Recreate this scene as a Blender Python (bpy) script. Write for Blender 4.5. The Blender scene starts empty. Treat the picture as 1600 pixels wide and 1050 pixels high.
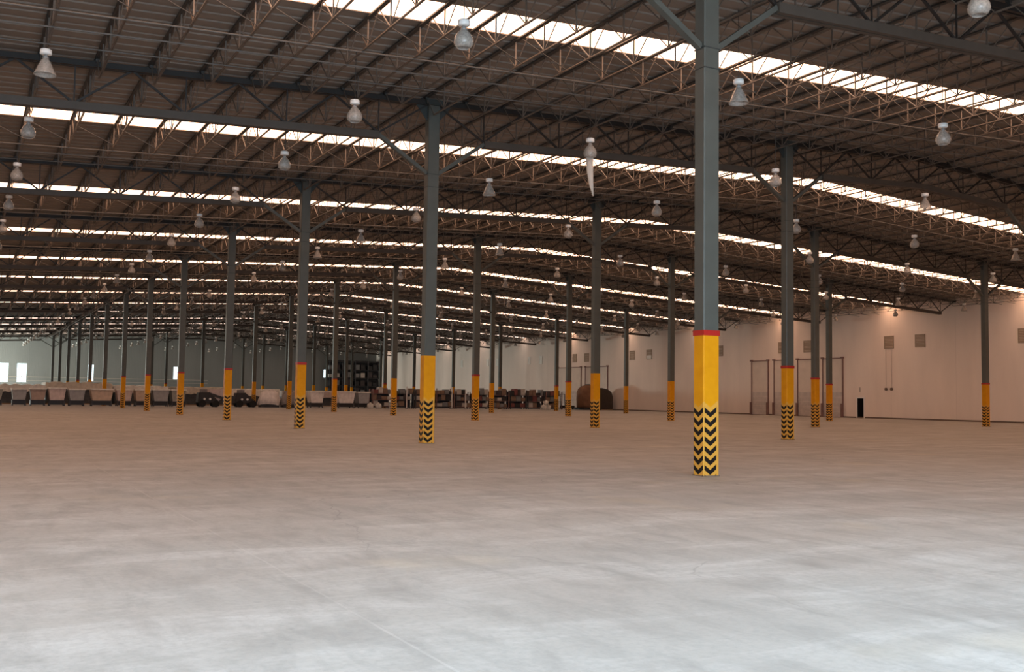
import bpy, math, random
from mathutils import Matrix, Vector
random.seed(7)
SC = bpy.context.scene
COL = SC.collection

# ---------------------------------------------------------------- camera, world, large lights, exposure
H = 1.70
cam_d = bpy.data.cameras.new('camera')
cam = bpy.data.objects.new('camera', cam_d); COL.objects.link(cam)
cam_d.sensor_fit = 'HORIZONTAL'; cam_d.sensor_width = 36.0
cam_d.lens = 1561.7 / 1600 * 36.0
cam_d.clip_end = 2000
RT = Vector((0.87554521, -0.48292399, 0.01431808)); UP = Vector((-0.04195028, -0.04646562, 0.99803864))
FW = Vector((0.4813115, 0.8744286, 0.06094154))
M = Matrix(((RT.x, UP.x, -FW.x, 0), (RT.y, UP.y, -FW.y, 0), (RT.z, UP.z, -FW.z, H), (0, 0, 0, 1)))
cam.matrix_world = M
SC.camera = cam

SC.view_settings.view_transform = 'Standard'
SC.view_settings.look = 'None'
SC.view_settings.gamma = 1.0
SC.view_settings.use_curve_mapping = False
SC.view_settings.exposure = 0.0
SKY_L = 6.5            # light given off by the roof panels
SKY_C = (1.0, 0.58, 0.37)
DOOR_L = 22.0          # daylight in the open gate behind the camera (radiance)
ROOF_FILL_L = 6.4         # output of the added roof light over the gate bay

world = bpy.data.worlds.new('daylight'); SC.world = world; world.use_nodes = True
world.node_tree.nodes['Background'].inputs[0].default_value = (0.62, 0.76, 1.0, 1)
world.node_tree.nodes['Background'].inputs[1].default_value = 1.0

def area(name, loc, rot, sx, sy, radiance, col):
    d = bpy.data.lights.new(name, 'AREA'); d.shape = 'RECTANGLE'; d.size = sx; d.size_y = sy
    d.energy = radiance * math.pi * sx * sy; d.color = col
    o = bpy.data.objects.new(name, d); COL.objects.link(o); o.location = loc; o.rotation_euler = rot
    return o
# open gate in the wall behind the camera, and an unseen left dock added to brighten the far wall
area('gate_daylight', (1.5, -9.9, 2.5), (math.radians(90), 0, 0), 21.0, 5.0, DOOR_L, (0.60, 0.81, 1.0))
area('added_roof_light', (-1.0, -4.6, 11.2), (0, 0, 0), 27.0, 7.4, ROOF_FILL_L, (0.60, 0.81, 1.0))  # fill light of the added roof light, aimed at the near floor
area('added_dock_light', (-19.9, 208.0, 3.5), (0, math.radians(-90), 0), 7.0, 16.0, 82.0, (0.9, 1.0, 0.93))

SC.cycles.max_bounces = 7
SC.cycles.diffuse_bounces = 5
SC.cycles.glossy_bounces = 3
SC.cycles.transmission_bounces = 5
SC.cycles.sample_clamp_indirect = 6
SC.cycles.caustics_reflective = False
SC.cycles.caustics_refractive = False

# ---------------------------------------------------------------- layout of the hall
CX, CY, SX, SY = 14.726, 17.64, 17.447, 15.365      # column grid: X across, Y into the hall
RIDGE = 40.9
WX0, WX1, WY0, WY1 = -20.0, 84.0, -10.0, 217.4
def zr(x): return 13.93 - 0.05 * abs(x - RIDGE)     # underside of the roof deck
ROWS = ['first', 'second', 'third', 'fourth']
ORD = ['nearest', 'second', 'third', 'fourth', 'fifth', 'sixth', 'seventh', 'eighth', 'ninth', 'tenth', 'eleventh', 'twelfth', 'thirteenth', 'fourteenth']

def project(p):
    v = Vector(p) - Vector((0, 0, H)); d = v.dot(FW)
    if d < 0.5: return None
    return (800 + 1561.7 * v.dot(RT) / d, 525 - 1561.7 * v.dot(UP) / d, d)
def seen(pts, mx=60, my=60):
    q = [project(p) for p in pts]; q = [a for a in q if a]
    if not q: return False
    xs = [a[0] for a in q]; ys = [a[1] for a in q]
    return max(xs) > -mx and min(xs) < 1600 + mx and max(ys) > -my and min(ys) < 1050 + my

# ---------------------------------------------------------------- materials
def mat(name, col, rough=0.6, metal=0.0, spec=0.5, var=0.0, vscale=3.0, bump=0.0, emit=None, estr=0.0, trans=0.0):
    m = bpy.data.materials.new(name); m.use_nodes = True
    nt = m.node_tree; b = nt.nodes['Principled BSDF']
    b.inputs['Base Color'].default_value = (*col, 1); b.inputs['Roughness'].default_value = rough
    b.inputs['Metallic'].default_value = metal; b.inputs['Specular IOR Level'].default_value = spec
    if trans: b.inputs['Transmission Weight'].default_value = trans
    if emit:
        b.inputs['Emission Color'].default_value = (*emit, 1); b.inputs['Emission Strength'].default_value = estr
    tc = nt.nodes.new('ShaderNodeTexCoord')
    nz = nt.nodes.new('ShaderNodeTexNoise'); nz.inputs['Scale'].default_value = vscale; nz.inputs['Detail'].default_value = 5
    nt.links.new(tc.outputs['Object'], nz.inputs['Vector'])
    if var:
        cr = nt.nodes.new('ShaderNodeValToRGB')
        cr.color_ramp.elements[0].position = 0.3; cr.color_ramp.elements[1].position = 0.7
        cr.color_ramp.elements[0].color = (*[c * (1 - var) for c in col], 1)
        cr.color_ramp.elements[1].color = (*[min(1, c * (1 + var)) for c in col], 1)
        nt.links.new(nz.outputs['Fac'], cr.inputs['Fac']); nt.links.new(cr.outputs['Color'], b.inputs['Base Color'])
    if bump:
        bp = nt.nodes.new('ShaderNodeBump'); bp.inputs['Strength'].default_value = bump; bp.inputs['Distance'].default_value = 0.02
        nt.links.new(nz.outputs['Fac'], bp.inputs['Height']); nt.links.new(bp.outputs['Normal'], b.inputs['Normal'])
    return m

def node_math(nt, op, a, b=None, c=None):
    n = nt.nodes.new('ShaderNodeMath'); n.operation = op
    for i, v in enumerate((a, b, c)):
        if v is None: continue
        if isinstance(v, (int, float)): n.inputs[i].default_value = v
        else: nt.links.new(v, n.inputs[i])
    return n.outputs[0]
def node_mix(nt, fac, a, b):
    n = nt.nodes.new('ShaderNodeMix'); n.data_type = 'RGBA'
    if isinstance(fac, (int, float)): n.inputs[0].default_value = fac
    else: nt.links.new(fac, n.inputs[0])
    for i, v in ((6, a), (7, b)):
        if isinstance(v, tuple): n.inputs[i].default_value = (*v, 1)
        else: nt.links.new(v, n.inputs[i])
    return n.outputs[2]
def noise(nt, vec, scale, detail=4, rough=0.5, dist=0.0):
    n = nt.nodes.new('ShaderNodeTexNoise'); n.inputs['Scale'].default_value = scale; n.inputs['Detail'].default_value = detail
    n.inputs['Roughness'].default_value = rough; n.inputs['Distortion'].default_value = dist
    nt.links.new(vec, n.inputs['Vector']); return n.outputs['Fac']
def ramp(nt, v, lo, hi):
    n = nt.nodes.new('ShaderNodeMapRange'); n.inputs[1].default_value = lo; n.inputs[2].default_value = hi
    nt.links.new(v, n.inputs[0]); return n.outputs[0]
def mapping(nt, vec, sc):
    n = nt.nodes.new('ShaderNodeMapping'); n.inputs['Scale'].default_value = sc; nt.links.new(vec, n.inputs[0]); return n.outputs[0]

def floor_material():
    m = bpy.data.materials.new('polished_concrete'); m.use_nodes = True; nt = m.node_tree; b = nt.nodes['Principled BSDF']
    P = nt.nodes.new('ShaderNodeTexCoord').outputs['Object']
    base = node_mix(nt, ramp(nt, noise(nt, P, 0.09, 6, 0.6), 0.3, 0.7), (0.36, 0.345, 0.325), (0.47, 0.45, 0.42))
    base = node_mix(nt, node_math(nt, 'MULTIPLY', ramp(nt, noise(nt, mapping(nt, P, (0.35, 1.2, 1)), 0.9, 8, 0.65, 0.6), 0.47, 0.72), 0.7), base, (0.62, 0.61, 0.59))
    base = node_mix(nt, node_math(nt, 'MULTIPLY', ramp(nt, noise(nt, mapping(nt, P, (1.3, 0.5, 1)), 1.6, 8, 0.7, 0.4), 0.45, 0.75), 0.7), base, (0.24, 0.23, 0.215))
    base = node_mix(nt, node_math(nt, 'MULTIPLY', ramp(nt, noise(nt, P, 14, 6, 0.7), 0.45, 0.75), 0.45), base, (0.27, 0.26, 0.25))
    base = node_mix(nt, node_math(nt, 'MULTIPLY', ramp(nt, noise(nt, P, 0.33, 3, 0.5), 0.62, 0.72), 0.35), base, (0.52, 0.45, 0.33))
    s = nt.nodes.new('ShaderNodeSeparateXYZ'); nt.links.new(P, s.inputs[0])
    wob = node_math(nt, 'MULTIPLY', node_math(nt, 'SUBTRACT', noise(nt, P, 0.6, 3), 0.5), 0.05)
    def lines(coord, off, sp, wd):
        a = node_math(nt, 'ADD', node_math(nt, 'SUBTRACT', coord, off), wob)
        f = node_math(nt, 'ABSOLUTE', node_math(nt, 'SUBTRACT', node_math(nt, 'FRACT', node_math(nt, 'ADD', node_math(nt, 'DIVIDE', a, sp), 0.5)), 0.5))
        return node_math(nt, 'LESS_THAN', f, wd / sp)
    joint = node_math(nt, 'MAXIMUM', lines(s.outputs[0], 2.77, 5.978, 0.012), lines(s.outputs[1], 8.17, 4.735, 0.010))
    patchy = ramp(nt, noise(nt, P, 0.8, 4), 0.42, 0.6)
    base = node_mix(nt, node_math(nt, 'MULTIPLY', node_math(nt, 'MULTIPLY', joint, patchy), 0.28), base, (0.62, 0.6, 0.57))
    # hairline cracks
    v = nt.nodes.new('ShaderNodeTexVoronoi'); v.feature = 'DISTANCE_TO_EDGE'; v.inputs['Scale'].default_value = 0.16
    wv = nt.nodes.new('ShaderNodeVectorMath'); wv.operation = 'ADD'; nt.links.new(P, wv.inputs[0])
    nc = nt.nodes.new('ShaderNodeTexNoise'); nc.inputs['Scale'].default_value = 0.7; nc.inputs['Detail'].default_value = 5; nt.links.new(P, nc.inputs['Vector'])
    nt.links.new(nc.outputs['Color'], wv.inputs[1]); nt.links.new(wv.outputs[0], v.inputs['Vector'])
    crack = node_math(nt, 'MULTIPLY', node_math(nt, 'LESS_THAN', v.outputs['Distance'], 0.0016), ramp(nt, noise(nt, P, 0.25, 2), 0.45, 0.55))
    base = node_mix(nt, node_math(nt, 'MULTIPLY', crack, 0.4), base, (0.2, 0.19, 0.18))
    nt.links.new(base, b.inputs['Base Color'])
    r = nt.nodes.new('ShaderNodeMapRange'); r.inputs[1].default_value = 0.3; r.inputs[2].default_value = 0.7
    r.inputs[3].default_value = 0.5; r.inputs[4].default_value = 0.72; nt.links.new(noise(nt, P, 0.5, 5), r.inputs[0])
    nt.links.new(r.outputs[0], b.inputs['Roughness']); b.inputs['Specular IOR Level'].default_value = 0.4
    return m

def wall_material(name, col, seam, off, axis, rib=0.0, vary=0.1):
    m = bpy.data.materials.new(name); m.use_nodes = True; nt = m.node_tree; b = nt.nodes['Principled BSDF']
    P = nt.nodes.new('ShaderNodeTexCoord').outputs['Object']
    base = node_mix(nt, ramp(nt, noise(nt, mapping(nt, P, (1, 1, 0.25)), 0.25, 5, 0.6), 0.3, 0.7), tuple(c * (1 - vary) for c in col), tuple(min(1, c * (1 + vary * .6)) for c in col))
    s = nt.nodes.new('ShaderNodeSeparateXYZ'); nt.links.new(P, s.inputs[0]); c = s.outputs[axis]
    q = node_math(nt, 'DIVIDE', node_math(nt, 'SUBTRACT', c, off), seam)
    cell = node_math(nt, 'FLOOR', q)
    wn = nt.nodes.new('ShaderNodeTexWhiteNoise'); wn.noise_dimensions = '1D'; nt.links.new(cell, wn.inputs['W'])
    base = node_mix(nt, node_math(nt, 'MULTIPLY', wn.outputs['Value'], 0.16), base, tuple(c2 * 0.72 for c2 in col))
    f = node_math(nt, 'LESS_THAN', node_math(nt, 'FRACT', q), 0.035 / seam)
    base = node_mix(nt, node_math(nt, 'MULTIPLY', f, 0.25), base, tuple(c2 * 0.45 for c2 in col))
    nt.links.new(base, b.inputs['Base Color']); b.inputs['Roughness'].default_value = 0.75; b.inputs['Specular IOR Level'].default_value = 0.3
    if rib:
        h = node_math(nt, 'PINGPONG', c, rib)
        bp = nt.nodes.new('ShaderNodeBump'); bp.inputs['Strength'].default_value = 0.6; bp.inputs['Distance'].default_value = 0.08
        nt.links.new(h, bp.inputs['Height']); nt.links.new(bp.outputs['Normal'], b.inputs['Normal'])
    return m

def chevron_material(name, axis, half, shift=0.0):
    """yellow paint with black chevrons on the lowest 1.55 m of a column face; axis = the face's horizontal axis"""
    m = bpy.data.materials.new(name); m.use_nodes = True; nt = m.node_tree; b = nt.nodes['Principled BSDF']
    P = nt.nodes.new('ShaderNodeTexCoord').outputs['Object']
    s = nt.nodes.new('ShaderNodeSeparateXYZ'); nt.links.new(P, s.inputs[0])
    a = node_math(nt, 'ABSOLUTE', node_math(nt, 'ADD', s.outputs[axis], shift))
    t = node_math(nt, 'SUBTRACT', node_math(nt, 'SUBTRACT', s.outputs[2], 0.03), node_math(nt, 'MULTIPLY', a, 0.72))
    fr = node_math(nt, 'FRACT', node_math(nt, 'DIVIDE', t, 0.213))
    k = node_math(nt, 'LESS_THAN', fr, 0.53)
    k = node_math(nt, 'MULTIPLY', k, node_math(nt, 'LESS_THAN', t, 1.47))
    k = node_math(nt, 'MULTIPLY', k, node_math(nt, 'LESS_THAN', a, half))
    yel = node_mix(nt, ramp(nt, noise(nt, P, 3.0, 5), 0.3, 0.7), (0.66, 0.26, 0.004), (0.74, 0.315, 0.006))
    low = node_mix(nt, node_math(nt, 'MULTIPLY', node_math(nt, 'LESS_THAN', t, 1.5), 0.55), yel, (0.66, 0.38, 0.09))
    nt.links.new(node_mix(nt, k, low, (0.012, 0.009, 0.008)), b.inputs['Base Color'])
    b.inputs['Roughness'].default_value = 0.55; b.inputs['Specular IOR Level'].default_value = 0.15
    return m

def deck_material():
    m = bpy.data.materials.new('roof_deck_sheet'); m.use_nodes = True; nt = m.node_tree; b = nt.nodes['Principled BSDF']
    P = nt.nodes.new('ShaderNodeTexCoord').outputs['Object']
    base = node_mix(nt, ramp(nt, noise(nt, mapping(nt, P, (0.3, 2.0, 1)), 0.5, 5), 0.3, 0.7), (0.195, 0.162, 0.136), (0.25, 0.208, 0.175))
    nt.links.new(base, b.inputs['Base Color']); b.inputs['Roughness'].default_value = 0.6; b.inputs['Specular IOR Level'].default_value = 0.3
    return m

def skylight_material(f, col):
    m = bpy.data.materials.new('translucent_roof_panel'); m.use_nodes = True; nt = m.node_tree; b = nt.nodes['Principled BSDF']
    P = nt.nodes.new('ShaderNodeTexCoord').outputs['Object']
    b.inputs['Base Color'].default_value = (0.7, 0.7, 0.66, 1); b.inputs['Roughness'].default_value = 0.5
    b.inputs['Emission Color'].default_value = (*col, 1)
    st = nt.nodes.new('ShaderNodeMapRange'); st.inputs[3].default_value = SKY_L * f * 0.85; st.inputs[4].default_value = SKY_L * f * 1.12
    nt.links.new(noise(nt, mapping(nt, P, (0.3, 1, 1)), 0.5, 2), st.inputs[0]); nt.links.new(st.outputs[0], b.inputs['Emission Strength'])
    return m

MAT = {
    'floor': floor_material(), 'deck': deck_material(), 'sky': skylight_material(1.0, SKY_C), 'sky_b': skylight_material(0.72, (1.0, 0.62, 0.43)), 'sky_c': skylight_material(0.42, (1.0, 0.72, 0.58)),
    'wall_r': wall_material('precast_wall_paint', (0.90, 0.77, 0.68), 7.68, 2.275, 1),
    'wall_f': wall_material('ribbed_grey_wall', (0.27, 0.27, 0.255), 5.82, 0.0, 0, rib=0.15),
    'wall_d': mat('wall_paint', (0.5, 0.47, 0.42), 0.8, var=0.08, vscale=0.3),
    'shaft': mat('blue_grey_steel_paint', (0.080, 0.083, 0.072), 0.5, var=0.10, vscale=2.0),
    'weld': mat('darker_steel_paint', (0.03, 0.036, 0.035), 0.55),
    'red': mat('red_paint', (0.42, 0.012, 0.008), 0.5, var=0.08),
    'cx': chevron_material('chevron_paint_side', 1, 0.162), 'cy': chevron_material('chevron_paint_front', 0, 0.175, 0.035),
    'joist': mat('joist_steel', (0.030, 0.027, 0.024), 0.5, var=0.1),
    'web': mat('joist_skylit_steel', (0.115, 0.090, 0.072), 0.45, var=0.1),  # paler than the top chords, imitating skylight on webs and bottom chords
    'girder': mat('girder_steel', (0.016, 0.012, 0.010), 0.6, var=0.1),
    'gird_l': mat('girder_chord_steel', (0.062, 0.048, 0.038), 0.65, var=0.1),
    'rod': mat('bridging_steel', (0.09, 0.086, 0.08), 0.5),
    'ballast': mat('white_enamel', (0.9, 0.87, 0.83), 0.4, spec=0.5),
    'neck': mat('cast_aluminium', (0.35, 0.34, 0.33), 0.45, metal=0.3),
    'bell': mat('prismatic_glass', (0.52, 0.47, 0.42), 0.2, var=0.25, vscale=20),
    'plastic': mat('hanging_plastic', (0.82, 0.74, 0.66), 0.4, trans=0.3),
    'base': mat('dark_joint_mastic', (0.16, 0.11, 0.08), 0.8),
    'frame': mat('dark_red_brown_steel', (0.24, 0.135, 0.115), 0.6, var=0.1),
    'door': mat('dock_door_panel', (0.74, 0.63, 0.54), 0.6, var=0.06, vscale=1.0),
    'doorlow': mat('dock_door_lower_panel', (0.60, 0.52, 0.47), 0.6, var=0.1, vscale=2.0),
    'black': mat('black_opening', (0.004, 0.004, 0.005), 0.9, spec=0.1),
    'white': mat('white_trim_paint', (0.85, 0.8, 0.76), 0.6),
    'louvre': mat('louvre_metal', (0.36, 0.27, 0.19), 0.6),
    'louvre2': mat('daylit_louvre_metal', (0.95, 0.92, 0.86), 0.5),  # near-white colour stands in for daylight at the bright vents
    'glass': mat('bright_window_pane', (0.6, 0.7, 0.75), 0.2, emit=(0.80, 0.97, 1.0), estr=2.2),
    'mullion': mat('window_bar', (0.45, 0.5, 0.5), 0.5),
    'dark': mat('dark_machine_paint', (0.018, 0.016, 0.018), 0.5),
    'dark2': mat('dark_grey_metal', (0.05, 0.05, 0.055), 0.6, var=0.3, vscale=4),
    'rust': mat('rust_brown_metal', (0.19, 0.085, 0.04), 0.7, var=0.35, vscale=0.9),
    'wood': mat('pallet_wood', (0.32, 0.2, 0.11), 0.8, var=0.2, vscale=5),
    'tube': mat('white_post_paint', (0.75, 0.7, 0.66), 0.5),
    'rubber': mat('black_rubber', (0.01, 0.01, 0.01), 0.8),
    'conduit': mat('conduit_metal', (0.5, 0.42, 0.36), 0.5),
    'orange': mat('rack_orange', (0.5, 0.14, 0.04), 0.6),
    'ground': mat('outside_ground', (0.4, 0.38, 0.34), 0.9),
}
MAT['bell'].node_tree.nodes['Principled BSDF'].inputs['Alpha'].default_value = 0.55
def tone(name, col):
    if name not in MAT: MAT[name] = mat(name, col, 0.7, var=0.15, vscale=2.5)
    return MAT[name]

# ---------------------------------------------------------------- mesh helpers
class MB:
    def __init__(s): s.v = []; s.f = []; s.mi = []
    def add(s, vs, fs, mi=0):
        n = len(s.v); s.v += [tuple(a) for a in vs]; s.f += [tuple(n + i for i in f) for f in fs]; s.mi += [mi] * len(fs)
    def box(s, x0, x1, y0, y1, z0, z1, mi=0):
        s.add([(x0, y0, z0), (x1, y0, z0), (x1, y1, z0), (x0, y1, z0), (x0, y0, z1), (x1, y0, z1), (x1, y1, z1), (x0, y1, z1)],
              [(0, 3, 2, 1), (4, 5, 6, 7), (0, 1, 5, 4), (1, 2, 6, 5), (2, 3, 7, 6), (3, 0, 4, 7)], mi)
    def hexa(s, lo, hi, mi=0):
        s.add(list(lo) + list(hi), [(0, 3, 2, 1), (4, 5, 6, 7), (0, 1, 5, 4), (1, 2, 6, 5), (2, 3, 7, 6), (3, 0, 4, 7)], mi)
    def bar(s, a, b, w, h=None, mi=0):
        """square bar from a to b; w = width seen from the side, h = the other width"""
        h = h or w; a = Vector(a); b = Vector(b); d = (b - a).normalized()
        ref = Vector((0, 0, 1)) if abs(d.z) < 0.9 else Vector((1, 0, 0))
        u = d.cross(ref).normalized() * (w / 2); v = u.normalized().cross(d).normalized() * (h / 2)
        s.hexa([a - u - v, a + u - v, a + u + v, a - u + v], [b - u - v, b + u - v, b + u + v, b - u + v], mi)
    def tube(s, a, b, r0, r1=None, n=10, mi=0, cap=True):
        r1 = r0 if r1 is None else r1; a = Vector(a); b = Vector(b); d = (b - a).normalized()
        ref = Vector((0, 0, 1)) if abs(d.z) < 0.9 else Vector((1, 0, 0)); u = d.cross(ref).normalized(); v = d.cross(u)
        vs = [a + (u * math.cos(t) + v * math.sin(t)) * r0 for t in [2 * math.pi * i / n for i in range(n)]]
        vs += [b + (u * math.cos(t) + v * math.sin(t)) * r1 for t in [2 * math.pi * i / n for i in range(n)]]
        fs = [(i, (i + 1) % n, n + (i + 1) % n, n + i) for i in range(n)]
        if cap: fs += [tuple(range(n - 1, -1, -1)), tuple(range(n, 2 * n))]
        s.add(vs, fs, mi)
    def lathe(s, prof, n=20, c=(0, 0, 0), mi=0, caps=True):
        vs = [(c[0] + r * math.cos(2 * math.pi * i / n), c[1] + r * math.sin(2 * math.pi * i / n), c[2] + z) for r, z in prof for i in range(n)]
        fs = []
        for k in range(len(prof) - 1):
            for i in range(n):
                fs.append((k * n + i, k * n + (i + 1) % n, (k + 1) * n + (i + 1) % n, (k + 1) * n + i))
        if caps: fs += [tuple(range(n - 1, -1, -1)), tuple((len(prof) - 1) * n + i for i in range(n))]
        s.add(vs, fs, mi)
    def mesh(s, name, mats, smooth=False):
        me = bpy.data.meshes.new(name); me.from_pydata(s.v, [], s.f)
        for m in (mats if isinstance(mats, (list, tuple)) else [mats]): me.materials.append(m)
        me.polygons.foreach_set('material_index', s.mi)
        if smooth: me.polygons.foreach_set('use_smooth', [True] * len(s.f))
        me.update(); return me
    def build(s, name, mats, parent=None, smooth=False, bevel=0.0):
        o = bpy.data.objects.new(name, s.mesh(name, mats, smooth)); COL.objects.link(o)
        if parent: o.parent = parent
        if bevel:
            b = o.modifiers.new('edge', 'BEVEL'); b.width = bevel; b.segments = 2; b.limit_method = 'ANGLE'
        return o
def place(name, me, parent):
    o = bpy.data.objects.new(name, me); COL.objects.link(o); o.parent = parent; return o
def empty(name, loc=(0, 0, 0), rz=0.0):
    o = bpy.data.objects.new(name, None); COL.objects.link(o); o.location = loc; o.rotation_euler = (0, 0, rz); o.empty_display_size = 0.3; return o
def tag(o, label, cat, group=None, kind='thing'):
    o['label'] = label; o['category'] = cat; o['kind'] = kind
    if group: o['group'] = group
    return o
def struct(o, label=None, cat=None):
    o['kind'] = 'structure'
    if label: o['label'] = label
    if cat: o['category'] = cat
    return o

# ---------------------------------------------------------------- room shell
m = MB(); m.box(WX0 - .3, WX1 + .3, WY0 - .3, WY1 + .3, -0.3, 0); struct(m.build('floor', MAT['floor']), 'worn grey polished concrete floor slab of the warehouse', 'floor')
m = MB(); m.box(-120, 160, -120, 320, -0.6, -0.32); struct(m.build('ground_outside', MAT['ground']), 'pale ground outside the warehouse walls', 'ground')

def wall_grid(mb, axis, c0, c1, a0, a1, z1, holes):
    """a wall slab along one axis with rectangular holes (lo, hi, z0, z1)"""
    cuts = sorted({a0, a1, *[h[0] for h in holes], *[h[1] for h in holes]})
    for lo, hi in zip(cuts[:-1], cuts[1:]):
        zs = [0.0]
        for h in sorted([h for h in holes if h[0] <= lo and h[1] >= hi], key=lambda h: h[2]): zs += [h[2], h[3]]
        zs.append(z1)
        for k in range(0, len(zs), 2):
            if zs[k + 1] - zs[k] > 1e-4:
                if axis == 0: mb.box(lo, hi, c0, c1, zs[k], zs[k + 1])
                else: mb.box(c0, c1, lo, hi, zs[k], zs[k + 1])
def gable(mb, y0, y1, z0):
    pts = [(WX0 - .3, z0), (WX1 + .3, z0), (WX1 + .3, zr(WX1 + .3) + .1), (RIDGE, zr(RIDGE) + .1), (WX0 - .3, zr(WX0 - .3) + .1)]
    n = len(pts)
    mb.add([(x, y0, z) for x, z in pts] + [(x, y1, z) for x, z in pts],
           [tuple(range(n)), tuple(range(2 * n - 1, n - 1, -1))] + [(i, n + i, n + (i + 1) % n, (i + 1) % n) for i in range(n)])

WINS = [(6.1, 8.1, 3.2, 6.95, 2), (9.5, 11.3, 3.2, 6.95, 2), (22.3, 23.5, 3.6, 7.05, 2), (38.9, 40.7, 4.3, 7.05, 2), (71.4, 72.3, 5.4, 7.3, 1)]
m = MB(); wall_grid(m, 0, WY1, WY1 + .3, WX0, WX1, 8.0, [w[:4] for w in WINS]); gable(m, WY1, WY1 + .3, 8.0)
struct(m.build('wall_far', MAT['wall_f']), 'far grey ribbed end wall of the hall', 'wall')
m = MB(); m.box(WX1, WX1 + .3, WY0, WY1 + .3, 0, zr(WX1) + .1); struct(m.build('wall_right', MAT['wall_r']), 'long beige precast wall on the right', 'wall')
m = MB(); wall_grid(m, 1, WX0 - .3, WX0, WY0, WY1 + .3, zr(WX0) + .1, [(200, 216, 0.0, 7.0)]); struct(m.build('wall_left', MAT['wall_d']), 'left side wall of the hall', 'wall')  # the hole is an added dock opening, made for the light
m = MB(); wall_grid(m, 0, WY0 - .3, WY0, WX0, WX1, 8.0, [(-9, 12, 0.0, 5.0)]); gable(m, WY0 - .3, WY0, 8.0); struct(m.build('wall_back', MAT['wall_d']), 'wall behind the camera with an open gate', 'wall')
m = MB(); m.box(WX1 - .05, WX1, WY0, WY1, 0, .14); struct(m.build('baseboard_right', MAT['base']), 'dark joint strip along the foot of the right wall', 'baseboard')

for i, (x0, x1, z0, z1, nb) in enumerate(WINS):
    t = struct(empty('window_%d' % (i + 1), ((x0 + x1) / 2, WY1 + .1, z0)), ['leftmost bright window of the far wall, cut by the picture edge', 'bright window second from the left on the far wall',
        'bright window seen as a sliver beside distant columns, left part of far wall', 'bright tall window sliver beside the fifth column of the first row', 'small bright opening in the dark right part of far wall'][i], 'window')
    w = (x1 - x0) / 2; h = z1 - z0
    m = MB(); m.box(-w, w, .02, .05, 0, h); m.build('pane', MAT['glass'], t)
    m = MB(); m.box(-w, w, -.04, .04, 0, .07); m.box(-w, w, -.04, .04, h - .07, h); m.box(-w, -w + .07, -.04, .04, .07, h - .07); m.box(w - .07, w, -.04, .04, .07, h - .07)
    for k in range(1, 5): m.box(-w + .07, w - .07, -.02, .015, h * k / 5 - .02, h * k / 5 + .02)
    for k in range(1, nb): m.box(-w + 2 * w * k / nb - .025, -w + 2 * w * k / nb + .025, -.03, .012, .07, h - .07)
    m.build('window_frame', MAT['mullion'], t)
m = MB(); m.box(WX0 + 1, 46, WY1 - .12, WY1, 4.22, 4.34); m.box(WX0 + 1, 46, WY1 - .12, WY1, 3.55, 3.63); struct(m.build('trim_1', MAT['conduit']), 'thin horizontal rails along the far wall below the windows', 'trim')

# roof: ribbed deck between the translucent strips
NB = 14
SKY = [CY + SY * (k + .5) - .12 for k in range(-1, NB - 1)]         # centre of each strip, k = -1 is above the frame
HW = 0.76
edges = [-0.9] + sum([[c - HW, c + HW] for c in SKY], []) + [WY1 + .3]
m = MB()
for a, b in zip(edges[0::2], edges[1::2]):
    ys = []; y = a; k = 0
    while y < b - .05:
        ys += [(y, 0.0), (min(b, y + .40), 0.0), (min(b, y + .44), .035), (min(b, y + .57), .035)]; y += .61
    ys.append((b, 0.0))
    ys = [q for i, q in enumerate(ys) if i == 0 or q[0] > ys[i - 1][0] + 1e-4]
    n = len(ys); vs = []
    for x in (WX0 - .3, RIDGE, WX1 + .3):
        for th in (0, .12): vs += [(x, yy, zr(x) + zz + th) for yy, zz in ys]
    fs = []
    for s in (0, 1):
        o = s * 2 * n
        for i in range(n - 1):
            fs.append((o + i, o + i + 1, o + 2 * n + i + 1, o + 2 * n + i)); fs.append((o + n + i, o + 3 * n + i, o + 3 * n + i + 1, o + n + i + 1))
        fs += [(o, o + 2 * n, o + 3 * n, o + n), (o + n - 1, o + 2 * n - 1, o + 4 * n - 1, o + 3 * n - 1)]
    m.add(vs, fs)
struct(m.build('ceiling', MAT['deck']), 'ribbed grey-brown metal roof deck seen from below', 'ceiling')
# unseen glazed roof light, added behind the camera to brighten the near floor
m = MB()
for a, b in ((WX0 - .3, -13.1), (17.1, RIDGE), (RIDGE, WX1 + .3)):
    m.hexa([(a, WY0 - .3, zr(a)), (b, WY0 - .3, zr(b)), (b, -.9, zr(b)), (a, -.9, zr(a))], [(a, WY0 - .3, zr(a) + .1), (b, WY0 - .3, zr(b) + .1), (b, -.9, zr(b) + .1), (a, -.9, zr(a) + .1)])
struct(m.build('ceiling_gate_bay', MAT['deck']), 'roof deck over the gate bay behind the camera', 'ceiling')
t = struct(empty('window_6', (2.0, -5.6, 0)), 'added unseen roof light over the gate bay behind the camera', 'window')
m = MB(); m.hexa([(-15.1, -4.7, zr(-13.1) + .1), (15.1, -4.7, zr(17.1) + .1), (15.1, 4.7, zr(17.1) + .1), (-15.1, 4.7, zr(-13.1) + .1)], [(-15.1, -4.7, zr(-13.1) + .13), (15.1, -4.7, zr(17.1) + .13), (15.1, 4.7, zr(17.1) + .13), (-15.1, 4.7, zr(-13.1) + .13)])
m.build('pane', MAT['glass'], t)
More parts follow.
